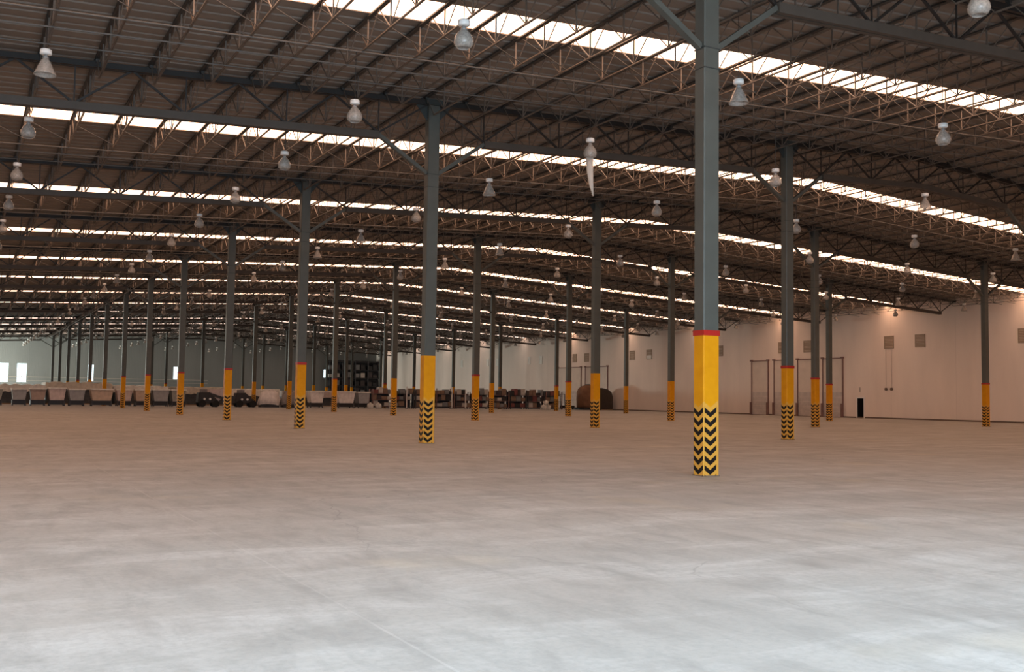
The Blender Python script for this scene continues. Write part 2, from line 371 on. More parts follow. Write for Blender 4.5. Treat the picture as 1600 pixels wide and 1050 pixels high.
for i, c in enumerate(SKY):
    m = MB()
    for x0, x1 in ((WX0 - .3, RIDGE), (RIDGE, WX1 + .3)):
        m.hexa([(x0, c - HW, zr(x0) + .03), (x1, c - HW, zr(x1) + .03), (x1, c + HW, zr(x1) + .03), (x0, c + HW, zr(x0) + .03)],
               [(x0, c - HW, zr(x0) + .06), (x1, c - HW, zr(x1) + .06), (x1, c + HW, zr(x1) + .06), (x0, c + HW, zr(x0) + .06)])
    k = i - 1
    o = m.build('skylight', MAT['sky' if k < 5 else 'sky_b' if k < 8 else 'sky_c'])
    tag(o, ('bright translucent strip of roof panels, %s skylight from the camera' % ORD[k]) if k >= 0 else 'bright translucent strip of roof panels above the camera, out of the picture', 'skylight', 'translucent skylight strips')

# ---------------------------------------------------------------- columns
DX, DY = 0.22, 0.18        # half sizes
REDS = {(0, 0), (0, 2), (0, 3), (0, 4), (1, 1), (1, 3), (1, 5), (2, 2), (2, 4), (3, 2), (3, 3), (0, 5)}
SHAFT = {}
def shaft_mesh(h, z0):
    key = (round(h, 2), z0)
    if key not in SHAFT:
        m = MB(); c = .025
        pts = [(-DX + c, -DY), (DX - c, -DY), (DX, -DY + c), (DX, DY - c), (DX - c, DY), (-DX + c, DY), (-DX, DY - c), (-DX, -DY + c)]
        m.add([(x, y, z0) for x, y in pts] + [(x, y, h) for x, y in pts], [tuple(range(7, -1, -1)), tuple(range(8, 16))] + [(i, (i + 1) % 8, 8 + (i + 1) % 8, 8 + i) for i in range(8)])
        SHAFT[key] = m.mesh('shaft', MAT['shaft'])
    return SHAFT[key]
def sleeve_mesh():
    m = MB(); c = .025; h = 3.14; e = .004; ax, ay = DX + e, DY + e
    pts = [(-ax + c, -ay), (ax - c, -ay), (ax, -ay + c), (ax, ay - c), (ax - c, ay), (-ax + c, ay), (-ax, ay - c), (-ax, -ay + c)]
    m.add([(x, y, 0.02) for x, y in pts] + [(x, y, h) for x, y in pts], [(i, (i + 1) % 8, 8 + (i + 1) % 8, 8 + i) for i in range(0, 8)] + [tuple(range(7, -1, -1)), tuple(range(8, 16))])
    m.mi = [0 if i in (0, 4) else 1 for i in range(8)] + [0, 0]
    return m.mesh('yellow_base', [MAT['cy'], MAT['cx']])
SLEEVE = sleeve_mesh()
m = MB(); m.box(-DX - .012, DX + .012, -DY - .012, DY + .012, 3.14, 3.26); RED = m.mesh('red_band', MAT['red'])
m = MB(); m.box(-DX - .015, DX + .015, -DY - .015, DY + .015, 0, .02); PLATE = m.mesh('base_plate', MAT['base'])
m = MB()
m.box(-DX - .006, DX + .006, -DY - .006, DY + .006, 9.25, 9.275)
SEAM = m.mesh('splice_plate', MAT['weld'])
for j in range(4):
    for k in range(0, 13):
        x, y = CX + j * SX, CY + k * SY
        q = project((x, y, 1.5))
        if not q or q[0] < -120 or q[0] > 1720: continue
        red = (j, k) in REDS or (j, k) not in {(0, 1), (1, 2), (2, 3), (3, 5)} and (j + k) % 3 == 0
        t = tag(empty('steel_column', (x, y, 0)), 'blue-grey steel column with %s, %s from the camera in the %s row' % ('yellow chevron base' if not red else 'red-banded yellow chevron base', ORD[k], ROWS[j]), 'column', 'steel columns of the hall')
        place('shaft', shaft_mesh(zr(x) - .15, 3.13), t); place('yellow_base', SLEEVE, t); place('base_plate', PLATE, t)
        if red: place('red_band', RED, t)
        if k < 4:
            place('splice_plate', SEAM, t); place('splice_plate', SEAM, t).location.z = .47
        m = MB(); m.box(-DX - .14, DX + .14, -DY - .1, DY + .1, zr(x) - .36, zr(x) - .16)
        m.hexa([(-DX - .02, -.02, zr(x) - .9), (DX + .02, -.02, zr(x) - .9), (DX + .02, .02, zr(x) - .9), (-DX - .02, .02, zr(x) - .9)],
               [(-DX - .5, -.02, zr(x) - .3), (DX + .5, -.02, zr(x) - .3), (DX + .5, .02, zr(x) - .3), (-DX - .5, .02, zr(x) - .3)])
        m.build('cap_plate', MAT['weld'], t)

# ---------------------------------------------------------------- girders across the hall, one per bay
GC = {}
def girder(xa, xb, y, k, label):
    t = tag(empty('roof_girder', (xa, y, zr(xa))), label, 'girder', 'lattice girders across the hall')
    def z(x, d): return zr(xa + x) - zr(xa) - d
    L = xb - xa; rid = RIDGE - xa
    pts = [0, L] if not 0 < rid < L else [0, rid, L]
    m = MB()
    for a, b in zip(pts[:-1], pts[1:]):
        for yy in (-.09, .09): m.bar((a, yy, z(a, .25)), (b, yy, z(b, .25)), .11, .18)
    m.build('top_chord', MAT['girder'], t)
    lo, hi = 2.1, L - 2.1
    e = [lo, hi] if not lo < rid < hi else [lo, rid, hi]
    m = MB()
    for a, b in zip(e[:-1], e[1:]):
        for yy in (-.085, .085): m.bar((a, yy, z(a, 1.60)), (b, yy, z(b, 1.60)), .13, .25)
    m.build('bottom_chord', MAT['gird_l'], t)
    m = MB(); n = 5; p = (hi - lo) / (n - 1) if n > 1 else 1
    if L > 10:
        bn = [lo + i * p for i in range(n)]
        for i, b in enumerate(bn):
            for tx in ((b - p / 2) if i else .2, (b + p / 2) if i < n - 1 else L - .2):
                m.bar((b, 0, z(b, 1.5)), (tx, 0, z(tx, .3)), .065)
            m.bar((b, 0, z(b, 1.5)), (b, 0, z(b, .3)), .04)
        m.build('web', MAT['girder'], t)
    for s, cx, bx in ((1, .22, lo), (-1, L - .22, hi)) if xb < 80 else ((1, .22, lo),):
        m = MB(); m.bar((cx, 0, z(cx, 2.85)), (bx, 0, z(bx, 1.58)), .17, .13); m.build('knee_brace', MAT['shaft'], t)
    return t
for k in range(-1, 13):
    y = CY + SY * k
    for j in range(-1, 4):
        xa = CX + j * SX; xb = min(xa + SX, WX1 - 0.06)
        if not seen([(xa, y, zr(xa)), (xb, y, zr(xb)), (xa, y, zr(xa) - 2.5), (xb, y, zr(xb) - 2.5)], 200, 150): continue
        where = ['left of the first column row', 'between the first and second column rows', 'between the second and third column rows', 'between the third and fourth column rows', 'between the fourth column row and right wall'][j + 1]
        girder(xa, xb, y, k, 'dark steel lattice girder %s, %s' % (where, ('over the %s columns' % ORD[k]) if k >= 0 else 'in front of the nearest columns'))

# ---------------------------------------------------------------- joists along the hall
JS = SX / 11; JX0 = CX - .33
L = SY - .16
def joist_parts():
    a = MB()
    for xx in (-.038, .038): a.box(xx - .034, xx + .034, 0, L, -.10, -.05)
    a.box(-.05, .05, 0, .14, -.20, -.10); a.box(-.05, .05, L - .14, L, -.20, -.10)
    b = MB(); e = .75
    for xx in (-.02, .02): b.box(xx - .014, xx + .014, e, L - e, -.91, -.875)
    w = MB(); n = 8; p = (L - 2 * e) / n
    bn = [e + p * (i + .5) for i in range(n)]
    w.bar((0, .1, -.12), (0, e, -.88), .026); w.bar((0, L - .1, -.12), (0, L - e, -.88), .026)
    for i, q in enumerate(bn):
        w.bar((0, q, -.89), (0, q - p / 2, -.09), .026); w.bar((0, q, -.89), (0, q + p / 2, -.09), .026); w.bar((0, q, -.89), (0, q, -.09), .038)
    return a, b, w
ja, jb, jw = joist_parts()
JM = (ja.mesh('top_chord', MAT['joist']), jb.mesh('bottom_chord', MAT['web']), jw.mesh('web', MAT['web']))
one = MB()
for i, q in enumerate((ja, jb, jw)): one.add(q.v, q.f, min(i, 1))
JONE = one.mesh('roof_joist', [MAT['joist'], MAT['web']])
cand = []
for k in range(-1, 13):
    y = CY + SY * k + .08
    for n in range(-9, 44):
        x = JX0 + n * JS
        if x > WX1 - .15: continue
        z = zr(x)
        if not seen([(x, y, z), (x, y + L, z), (x, y, z - .9), (x, y + L, z - .9)], 40, 40): continue
        d = project((x, y + L * (.5 if k > 0 else .95), z))
        cand.append((d[2] if d else 1e3, k, n, x, y, z))
cand.sort()
far = MB()
for r, (d, k, n, x, y, z) in enumerate(cand):
    if r >= 300:
        far.add([(a + x, b + y, c + z) for a, b, c in one.v], one.f); far.mi[-len(one.f):] = one.mi; continue
    j = min(3, max(0, round(n / 11))); off = n - 11 * j
    side = 'under the column row' if off == 0 else '%s joist %s of the %s column row' % (ORD[abs(off) - 1].replace('nearest', 'first'), 'left' if off < 0 else 'right', ROWS[j])
    if off == 0: side = 'along the %s column row' % ROWS[j]
    lab = ('lattice roof joist under the %s skylight, %s' % (ORD[k], side)) if k >= 0 else ('lattice roof joist before the nearest girder, %s' % side)
    lab = lab.replace('nearest skylight', 'first skylight')
    if d < 78:
        t = empty('roof_joist', (x, y, z))
        place('top_chord', JM[0], t); place('bottom_chord', JM[1], t); place('web', JM[2], t)
    else:
        t = bpy.data.objects.new('roof_joist', JONE); COL.objects.link(t); t.location = (x, y, z)
    tag(t, lab, 'joist', 'open-web roof joists')
o = far.build('distant_joists', [MAT['joist'], MAT['web']]); tag(o, 'dense mass of thin dark roof joists over the distant bays', 'joists', kind='stuff')

# bridging lines that tie the joists together, and the lamp wiring
def along(name, y, drop, r, label, cat, group, x0=-5, x1=WX1 - .3, mt='rod'):
    m = MB(); m.tube((x0, y, zr(x0) - drop), (RIDGE, y, zr(RIDGE) - drop), r, n=6); m.tube((RIDGE, y, zr(RIDGE) - drop), (x1, y, zr(x1) - drop), r, n=6)
    return tag(m.build(name, MAT[mt]), label, cat, group)
for k in range(-1, 12):
    y0 = CY + SY * k; w = ORD[k] if k >= 0 else None
    sk = ('the %s skylight' % w.replace('nearest', 'first')) if w else 'the nearest girder'
    for off, drop, r, wd in ((8.9, .93, .024, 'close behind' if k >= 0 else 'in front of'), (10.2, .93, .024, 'behind' if k >= 0 else 'just before')):
        if seen([(x, y0 + off, zr(x) - .9) for x in (0, 20, 40, 60, 80)], 20, 40):
            along('bridging_bar', y0 + off, drop, r, 'thin bridging bar running under the joists %s %s' % (wd, sk), 'bar', 'bridging bars under the joists')
    m = MB()
    yb = y0 + 8.15
    for n in range(-9, 43):
        x = JX0 + n * JS; xb = x + JS
        if xb > WX1 - .2: break
        m.bar((x, yb, zr(x) - .12), (xb, yb, zr(xb) - .88), .022)
    if k >= 0 and k < 9:
        tag(m.build('cross_bridging', MAT['joist']), 'row of diagonal cross bars between the joists beneath %s' % sk, 'bracing', 'cross bridging beneath the skylights')
    y = y0 + 11.52
    if k >= 0 and k < 8:
        along('wiring_conduit', y, .97, .02, 'thin wiring conduit above the lamps hanging behind %s' % sk, 'conduit', 'lamp wiring conduits', mt='rod')

# ---------------------------------------------------------------- high bay lamps
m = MB(); m.lathe([(.02, .555), (.13, .56), (.15, .575), (.15, .68), (.135, .695), (.02, .70)], 20); BAL = m.mesh('ballast_cap', MAT['ballast'], True)
m = MB(); m.lathe([(.06, .44), (.09, .47), (.055, .50), (.05, .54)], 14); NECK = m.mesh('neck', MAT['neck'], True)
m = MB(); n = 24
def bell_mesh(prof):
    m = MB(); m.lathe(prof, n, caps=False)
    m.f += [((len(prof) - 1) * n + i, (len(prof) - 1) * n + (i + 1) % n, (i + 1) % n, i) for i in range(n)]; m.mi += [0] * n
    return m.mesh('reflector', MAT['bell'], True)
BELLS = [bell_mesh([(.29, .0), (.27, .05), (.225, .15), (.18, .26), (.12, .38), (.07, .46), (.06, .46), (.105, .38), (.165, .26), (.21, .15), (.255, .05), (.275, .005)]),
         bell_mesh([(.15, .0), (.215, .06), (.245, .15), (.235, .23), (.19, .33), (.12, .42), (.07, .47), (.06, .47), (.11, .41), (.18, .32), (.222, .22), (.232, .15), (.2, .07), (.14, .01)])]
m = MB(); m.lathe([(.05, -.10 + .40), (.065, .30), (.09, .22), (.05, .12), (.01, .10)][::-1], 12); BULB = m.mesh('bulb', MAT['ballast'], True)
LZ = 10.14
HANG = {}
def lamp_label(j, side, k, before):
    sk = 'the %s skylight' % ORD[k].replace('nearest', 'first')
    bf = 'before' if before else 'behind'
    ps = {(-1, 1): 'far left of the first column row', (3, 1): 'right of the fourth column row', (4, -1): 'beside the right wall'}.get((j, side))
    if ps is None: ps = '%s of the %s column row' % ('left' if side < 0 else 'right', ROWS[j])
    return 'glass high-bay lamp hanging %s %s, %s' % (bf, sk, ps)
for k in range(-1, 13):
    for before in (True, False):
        y = CY + SY * k + (SY * .25 if before else SY * .75)
        for j in range(-1, 5):
            for side in (-1, 1):
                x = CX + SX * j + side * SX * .25
                if x < 1 or x > 81: continue
                q = project((x, y, 10.5))
                if not q or not (-40 < q[0] < 1640 and -45 < q[1] < 560): continue
                jj = (RIDGE - abs(x - RIDGE))
                broken = (j, side, k, before) == (0, 1, 0, False)
                if k < 0: lab = 'glass high-bay lamp before the first skylight, cut off by the top edge of the picture'
                else: lab = lamp_label(j, side, k, before)
                if broken: lab = 'high-bay lamp with a torn plastic strip dangling from its glass, behind the first skylight'
                zj = LZ
                t = tag(empty('high_bay_lamp', (x, y, zj), random.uniform(0, 6)), lab, 'lamp', 'high-bay lamps hanging from the roof')
                if q[2] < 95 or True:
                    place('ballast_cap', BAL, t); place('neck', NECK, t); place('reflector', BELLS[0 if ((j, side, k, before) in {(-1, 1, 0, False), (0, 1, 0, True), (0, 1, 1, True), (1, 1, 0, False), (2, -1, 0, False), (2, 1, 1, True)} or (k > 1 and (j * 2 + side + k) % 3 == 0)) and not broken else 1], t)
                    if q[2] < 60: place('bulb', BULB, t)
                    key = round(zr(x), 3)
                    if key not in HANG:
                        m = MB(); m.tube((0, 0, .69), (0, 0, key - LZ + .03), .011, n=6); HANG[key] = m.mesh('hanging_rod', MAT['joist'])
                    place('hanging_rod', HANG[key], t)
                if broken:
                    m = MB(); pr = [(-.02, 0.10, .13), (.0, -.45, .11), (.05, -.95, .07), (.12, -1.35, .015)]
                    vs = []
                    for dx, zz, w in pr: vs += [(dx - w, -.02, zz), (dx + w, -.05, zz), (dx + w, .03, zz), (dx - w, .05, zz)]
                    fs = [(0, 3, 2, 1), (12, 13, 14, 15)]
                    for a in range(3):
                        for b in range(4): fs.append((a * 4 + b, a * 4 + (b + 1) % 4, a * 4 + 4 + (b + 1) % 4, a * 4 + 4 + b))
                    m.add(vs, fs); o = m.build('torn_strip', MAT['plastic'], t, True); o['label'] = 'torn pale plastic strip dangling below the glass'
                    t.rotation_euler = (0, 0, math.radians(-28))

# ---------------------------------------------------------------- right wall: dock doors, vents, small door
def dock(n, ya, yb, label, low=True):
    """ya > yb: nearer jamb is yb"""
    t = struct(empty('door_%d' % n, (WX1, (ya + yb) / 2, 0)), label, 'door'); w = (ya - yb) / 2
    m = MB(); m.box(-.05, 0, -w, w, 2.75, 6.35); o = m.build('door_panel', MAT['door'], t)
    m = MB()
    for i in range(5): m.box(-.07, 0, -w, w, .05 + i * .54, .05 + i * .54 + .52)
    m.build('lower_panel', MAT['doorlow'], t)
    for s in (-1, 1):
        m = MB(); m.box(-.12, 0, s * w - .06, s * w + .06, 0, 6.5); m.build('jamb', MAT['frame'], t)
        m = MB(); m.box(-.30, -.12, s * w - .11, s * w + .11, 0, 1.5); m.build('guard', MAT['frame'], t)
        m = MB(); m.box(-.24, 0, s * w - .16, s * w + .16, 6.40, 6.60); m.build('bracket', MAT['frame'], t)
    m = MB(); m.tube((-.12, -w, 6.45), (-.12, w, 6.45), .06, n=10); m.build('shaft_roller', MAT['frame'], t)
for i, (a, b, lab) in enumerate([(92.1, 89.3, 'leftmost of the four tall dock doors on the right wall, red-brown frame'),
        (88.3, 85.6, 'second of the four dock doors, mostly behind a chevron column'),
        (84.5, 81.7, 'third of the four dock doors, partly behind thin columns'),
        (80.7, 77.85, 'rightmost of the four tall dock doors on the right wall'),
        (136.9, 130.2, 'distant wide dock door behind the rust brown tank, left leaf'), (129.0, 122.95, 'distant wide dock door above the rust brown tank, right leaf')]):
    dock(i + 1, a, b, lab)
# small black doorway with pale surround
t = struct(empty('door_7', (WX1, 75.42, 0)), 'small black doorway with a pale surround low on the right wall', 'door')
m = MB(); m.box(-.04, 0, -.42, .42, 0.03, 2.1); m.build('opening', MAT['black'], t)
m = MB(); m.box(-.06, 0, -.56, -.42, 0, 2.24); m.box(-.06, 0, .42, .56, 0, 2.24); m.box(-.06, 0, -.42, .42, 2.1, 2.24); m.box(-.05, 0, -.42, .42, 0, .03); m.build('surround', MAT['white'], t)
tag_o = MB(); tag_o.box(-.1, 0, -.05, .05, 0, .5); o = tag_o.build('exit_lamp', MAT['conduit']); o.location = (WX1, 75.5, 2.75); tag(o, 'slim fixture on the wall above the small black doorway', 'fixture')
for i, (y, lab) in enumerate([(72.04, 'left of the two small round junction boxes on the right wall'), (71.35, 'right of the two small round junction boxes on the right wall')]):
    t = tag(empty('junction_box', (WX1 - .01, y, 3.07)), lab, 'junction box', 'junction boxes under the vents')
    m = MB(); m.tube((-.12, 0, 0), (0, 0, 0), .15, n=14); m.build('box_body', MAT['base'], t)
    m = MB(); m.tube((-.04, 0, .12), (-.04, 0, 4.1), .02, n=6); m.build('conduit', MAT['conduit'], t)
VENTS = [(56.6, 'd', 'brown louvred wall vent cut off by the right picture edge'), (67.8, 'd', 'second brown louvred vent from the right edge, beside the fourth-row column'), (71.65, 'd', 'brown louvred vent above the two junction boxes'),
         (83.0, 'd', 'brown louvred vent above the third dock door'), (87.0, 'd', 'brown louvred vent above the second dock door'), (98.0, 'd', 'louvred vent just right of the nearest column'), (101.9, 'd', 'louvred vent behind the nearest column'),
         (112.8, 'h', 'louvred vent with a bright lower half between the two distant columns'), (116.85, 'd', 'louvred vent beside the fifth column of the fourth row'),
         (128.7, 'd', 'faint louvred vent above the tank, right one'), (132.1, 'd', 'faint louvred vent above the tank, left one'),
         (142.5, 'w', 'small bright vent on the distant wall, right of a pair'), (146.4, 'w', 'small bright vent on the distant wall, left of a pair'),
         (157.9, 'w', 'small bright vent far off between two columns, right one'), (161.6, 'w', 'small bright vent far off between two columns, left one'), (172.3, 'w', 'smallest bright vent high on the far end of right wall')]
for y, kd, lab in VENTS:
    t = tag(empty('wall_vent', (WX1, y, 7.25)), lab, 'vent', 'louvred vents high on the right wall')
    m = MB(); w = .42 if kd == 'w' else .6; h = 1.32
    m.box(-.07, 0, -w, w, 0, .06); m.box(-.07, 0, -w, w, h - .06, h); m.box(-.07, 0, -w, -w + .06, .06, h - .06); m.box(-.07, 0, w - .06, w, .06, h - .06)
    m.build('vent_frame', MAT['louvre2' if kd == 'w' else 'louvre'], t)
    m = MB()
    for i in range(8):
        z = .08 + i * .148
        m.hexa([(-.065, -w + .06, z), (-.05, -w + .06, z), (-.05, w - .06, z), (-.065, w - .06, z)], [(-.03, -w + .06, z + .12), (0, -w + .06, z + .12), (0, w - .06, z + .12), (-.03, w - .06, z + .12)], (1 if kd == 'w' or (kd == 'h' and i < 3) else 0))
    m.build('slat', [MAT['louvre'], MAT['louvre2']], t)

# ---------------------------------------------------------------- goods in the far bays
def bin_(x0, x1, y, zb, zt, col, label, rim=True):
    t = tag(empty('tapered_bin', ((x0 + x1) / 2, y, 0)), label, 'bin', 'tapered bins in a row')
    w = (x1 - x0) / 2; k = .80
    m = MB(); m.hexa([(-w * k, 0, zb), (w * k, 0, zb), (w * k, 1.6, zb), (-w * k, 1.6, zb)], [(-w, -.02, zt), (w, -.02, zt), (w, 1.9, zt), (-w, 1.9, zt)])
    m.build('tub', col, t, bevel=.03)
    if rim:
        m = MB(); m.box(-w - .06, w + .06, -.12, 1.96, zt, zt + .14); m.build('rim', tone('pale_rim', (0.88, 0.82, 0.74)), t)
    m = MB(); m.box(-w * .9, w * .9, .1, 1.5, .12, zb); m.build('skid', MAT['dark'], t)
    for a in (-1, 1):
        for b in (.15, 1.45):
            m = MB(); m.box(a * w * .85 - .06, a * w * .85 + .06, b - .06, b + .06, 0, zb + .05); m.build('leg', MAT['dark2'], t)
    return t
g1 = tone('brown_grey_sheet', (0.42, 0.31, 0.26)); g2 = tone('grey_sheet', (0.38, 0.37, 0.37)); g3 = tone('pink_grey_sheet', (0.68, 0.54, 0.50))
g4 = tone('olive_sheet', (0.34, 0.32, 0.28)); g5 = tone('tan_sheet', (0.6, 0.44, 0.33)); g6 = tone('pale_sheet', (0.8, 0.72, 0.68))
for x0, x1, zt, c, lab in [(2.2, 4.1, 1.75, g4, 'olive grey tapered bin at the left picture edge'), (4.95, 6.45, 1.75, g2, 'dark grey tapered bin, second from the left edge'), (6.75, 8.35, 1.8, g1, 'brown tapered bin, third from the left edge'),
        (8.6, 10.35, 1.9, g3, 'pinkish tapered bin left of the thin far columns'), (10.65, 12.35, 1.8, g2, 'grey tapered bin left of the seventh column of the first row'), (12.9, 15.3, 1.85, g5, 'wide tan tapered bin behind a far orange column base'),
        (15.65, 17.35, 1.85, g3, 'pinkish tapered bin just right of a far column base'), (17.65, 19.3, 1.85, g5, 'tan tapered bin left of the sixth first-row column'), (19.6, 21.4, 1.9, g2, 'grey tapered bin right of the sixth first-row column'),
        (21.65, 23.3, 1.9, g4, 'olive tapered bin left of the fifth first-row column'), (38.3, 40.1, 2.0, g6, 'pale tapered bin right of the third first-row column'), (41.9, 44.2, 2.0, g6, 'wide pale tapered bin right of a far orange column base'), (44.6, 46.2, 1.95, g2, 'grey bin at the right end of the tapered bins')]:
    bin_(x0, x1, 121.6, .62, zt, c, lab)
def stack(x0, x1, y, z, c, label, dy=8):
    t = tag(empty('covered_stack', ((x0 + x1) / 2, y, 0)), label, 'covered stack', 'long sheeted stacks behind the bins'); w = (x1 - x0) / 2
    m = MB(); n = 14; top = []; bot = []
    for i in range(n + 1):
        xx = -w + 2 * w * i / n; top.append((xx, z + .12 * math.sin(i * 1.9 + x0) )); bot.append((xx, z - .75 - .18 * abs(math.sin(i * 1.3 + x0))))
    vs = [(a, 0, b) for a, b in bot] + [(a, 0, b) for a, b in top] + [(a, dy, b) for a, b in top] + [(a, dy, b) for a, b in bot]
    fs = []; q = n + 1
    for i in range(n):
        for r in range(3): fs.append((r * q + i, r * q + i + 1, (r + 1) * q + i + 1, (r + 1) * q + i))
    fs += [(0, q, 2 * q, 3 * q), (n, 4 * q - 1, 3 * q - 1, 2 * q - 1)]
    m.add(vs, fs); m.build('cover_sheet', c, t)
    m = MB(); m.box(-w + .15, w - .15, .15, dy - .15, 0.12, z - .3); m.build('goods', MAT['dark2'], t)
    m = MB(); m.box(-w + .1, w - .1, .1, dy - .1, 0, .12); m.build('pallet', MAT['wood'], t)
c1 = tone('cream_cover', (0.60, 0.52, 0.42)); c2 = tone('white_cover', (0.80, 0.74, 0.66)); c3 = tone('pink_cover', (0.55, 0.44, 0.40))
stack(4.0, 9.2, 134, 2.35, c2, 'long pale sheeted stack behind the leftmost bins')
stack(9.4, 17.2, 138, 2.75, c1, 'long cream sheeted stack behind the bins, under the thin far columns')
stack(17.6, 24.5, 140, 2.45, c2, 'white sheeted stack behind the sixth first-row column')
stack(25.0, 31.0, 136, 2.35, c1, 'cream sheeted stack behind the fifth and fourth first-row columns')
stack(31.8, 38.5, 136, 2.2, c2, 'white sheeted stack left of the third first-row column')
stack(40.5, 50.0, 136, 2.1, c3, 'dull pinkish sheeted stack right of the third first-row column')

# two dark wheeled machines
def machine(x, y, s, label, flip=1):
    t = tag(empty('wheeled_machine', (x, y, 0)), label, 'machine', 'dark machines among the bins')
    m = MB(); m.hexa([(-1.3 * s, 0, .5), (1.3 * s, 0, .5), (1.3 * s, 1.5, .5), (-1.3 * s, 1.5, .5)], [(-1.2 * s, .1, 1.7), (.1 * s * flip, .1, 1.75), (.1 * s * flip, 1.4, 1.75), (-1.2 * s, 1.4, 1.7)]); m.build('body', MAT['dark'], t, bevel=.05)
    m = MB(); m.bar((0, .4, 1.6), (1.8 * s * flip, .4, 1.0), .3); m.build('arm', MAT['dark2'], t)
    m = MB(); m.box(-.9 * s, -.2 * s, .3, 1.2, 1.7, 2.1); m.build('housing', tone('machine_grey', (.22, .2, .2)), t)
    for a in (-.8, .8):
        for b in (0.0, 1.5):
            m = MB(); m.tube((a * s, b - .12, .42), (a * s, b + .12, .42), .42, n=18); m.build('wheel', MAT['rubber'], t)
    for a in (-.55, .1):
        m = MB(); m.tube((a * s, -.1, .95), (a * s, .02, .95), .13, n=12); m.build('headlight', MAT['ballast'], t)
machine(25.9, 121.2, 1.0, 'dark wheeled machine between the fifth and fourth first-row columns')
machine(30.3, 121.2, 1.0, 'black wheeled machine with two lights, right of the fourth first-row column', -1)
# pink block leaning over, next to the first machine
t = tag(empty('tilted_hopper', (27.4, 123.8, 0)), 'pinkish tilted hopper on a pale stand beside the wheeled machine', 'hopper')
m = MB(); m.hexa([(-.5, 0, 1.0), (.9, 0, .9), (.9, 1.2, .9), (-.5, 1.2, 1.0)], [(-1.0, 0, 2.1), (1.1, 0, 2.15), (1.1, 1.2, 2.15), (-1.0, 1.2, 2.1)]); m.build('hopper_body', g3, t)
m = MB(); m.hexa([(-.75, .3, 0), (-.2, .3, 0), (-.2, .9, 0), (-.75, .9, 0)], [(-.4, .3, 1.05), (.5, .3, 1.0), (.5, .9, 1.0), (-.4, .9, 1.05)]); m.build('stand', g6, t)
# draped heap
for (x, w, z, c, lab) in [(33.4, 1.5, 2.15, g6, 'pale sheet draped in a peak over goods, left of the third first-row column'), (36.0, 1.3, 2.0, tone('grey_drape', (.28, .25, .24)), 'grey drape over goods against the third first-row column')]:
    t = tag(empty('draped_goods', (x, 121.6, 0)), lab, 'draped goods', 'draped goods in the row')
    m = MB(); n = 18
    ring = lambda r, z_, k_: [((r + .18 * math.sin(5 * a + k_)) * w * math.cos(a), 1 + (r + .12 * math.sin(7 * a + k_)) * math.sin(a), z_ + .1 * math.sin(3 * a + k_)) for a in [2 * math.pi * i / n for i in range(n)]]
    rs = [ring(1.0, .35, 1), ring(.85, 1.0, 2), ring(.6, z * .8, 3), ring(.2, z, 4)]
    vs = sum(rs, []); fs = [(a * n + i, a * n + (i + 1) % n, (a + 1) * n + (i + 1) % n, (a + 1) * n + i) for a in range(3) for i in range(n)] + [tuple(3 * n + i for i in range(n)), tuple(range(n - 1, -1, -1))]
    m.add(vs, fs); m.build('drape', c, t, True)
    m = MB(); m.box(-w * .75, w * .75, .3, 1.7, 0, .3); m.build('pallet', MAT['dark2'], t)

# cart racks with cartons (right half of the back line)
CART = [tone('carton_brown', (.24, .15, .1)), tone('carton_dark', (.06, .045, .045)), tone('carton_red', (.2, .06, .055)), tone('carton_grey', (.2, .2, .2)), tone('carton_pale', (.5, .45, .4)), MAT['dark']]
CN = ['brown', 'blackish', 'dark red', 'grey', 'pale', 'black']
rk = random.Random(11)
PLACES = ['just left of the far orange column base', 'right of the far orange column base', 'left of the second first-row column', 'right of the second first-row column', 'behind the far white posts', 'left of the fourth second-row column', 'right of the fourth second-row column',
          'under the distant double columns', 'left of the heap of scrap', 'in the scrap corner before the right wall']
for i, (x0, x1) in enumerate([(46.7, 49.4), (49.7, 52.4), (52.7, 55.4), (55.7, 58.3), (58.6, 61.0), (61.3, 63.8), (64.1, 66.7), (67.0, 69.5), (69.8, 72.4), (72.7, 75.3)]):
    w = (x1 - x0) / 2; xc = (x0 + x1) / 2; y = 121.8
    t = tag(empty('storage_rack', (xc, y, 0)), 'dark open storage rack with mixed goods, %s' % PLACES[i], 'rack', 'storage racks along the far goods line')
    h = 2.5 + rk.uniform(-.2, .25)
    for a in (-1, 1):
        for b in (0, 1.3):
            m = MB(); m.box(a * w - .05, a * w + .05, b - .05, b + .05, 0, h); m.build('post', MAT['dark2'] if i % 3 else MAT['frame'], t)
    for z in (.3, 1.15, 1.95):
        m = MB(); m.box(-w + .05, w - .05, 0, 1.3, z - .06, z); m.build('shelf', MAT['dark2'] if i % 2 else MAT['frame'], t)
    m = MB(); m.box(-w + .05, w - .05, 1.36, 1.40, .1, h - .25); m.build('back_panel', MAT['dark2'], t)
    for si, z in enumerate((.3, 1.15, 1.95)):
        xx = -w + .12; bi = 0
        while xx < w - .45:
            bw = rk.uniform(.4, .8); bw = min(bw, w - .1 - xx); bh = rk.uniform(.4, .72) if z < 1.9 else rk.uniform(.35, .95)
            ci = rk.choice([0, 0, 1, 2, 3, 3, 3, 4, 5])
            if rk.random() < .95:
                mm = MB(); mm.box(-bw / 2, bw / 2, 0, .9, 0, bh); o = mm.build('carton', CART[ci], bevel=.02); o.location = (xc + xx + bw / 2, y + .1, z)
                tag(o, '%s carton, %s on %s shelf, %s rack' % (CN[ci], ['first', 'second', 'third', 'fourth', 'fifth', 'sixth', 'seventh'][bi], ['bottom', 'middle', 'top'][si], ['leftmost', 'second leftmost', 'third leftmost', 'fourth leftmost', 'fifth leftmost', 'fifth rightmost', 'fourth rightmost', 'third rightmost', 'second rightmost', 'rightmost'][i]), 'carton', 'cartons on the far racks')
            xx += bw + .06; bi += 1
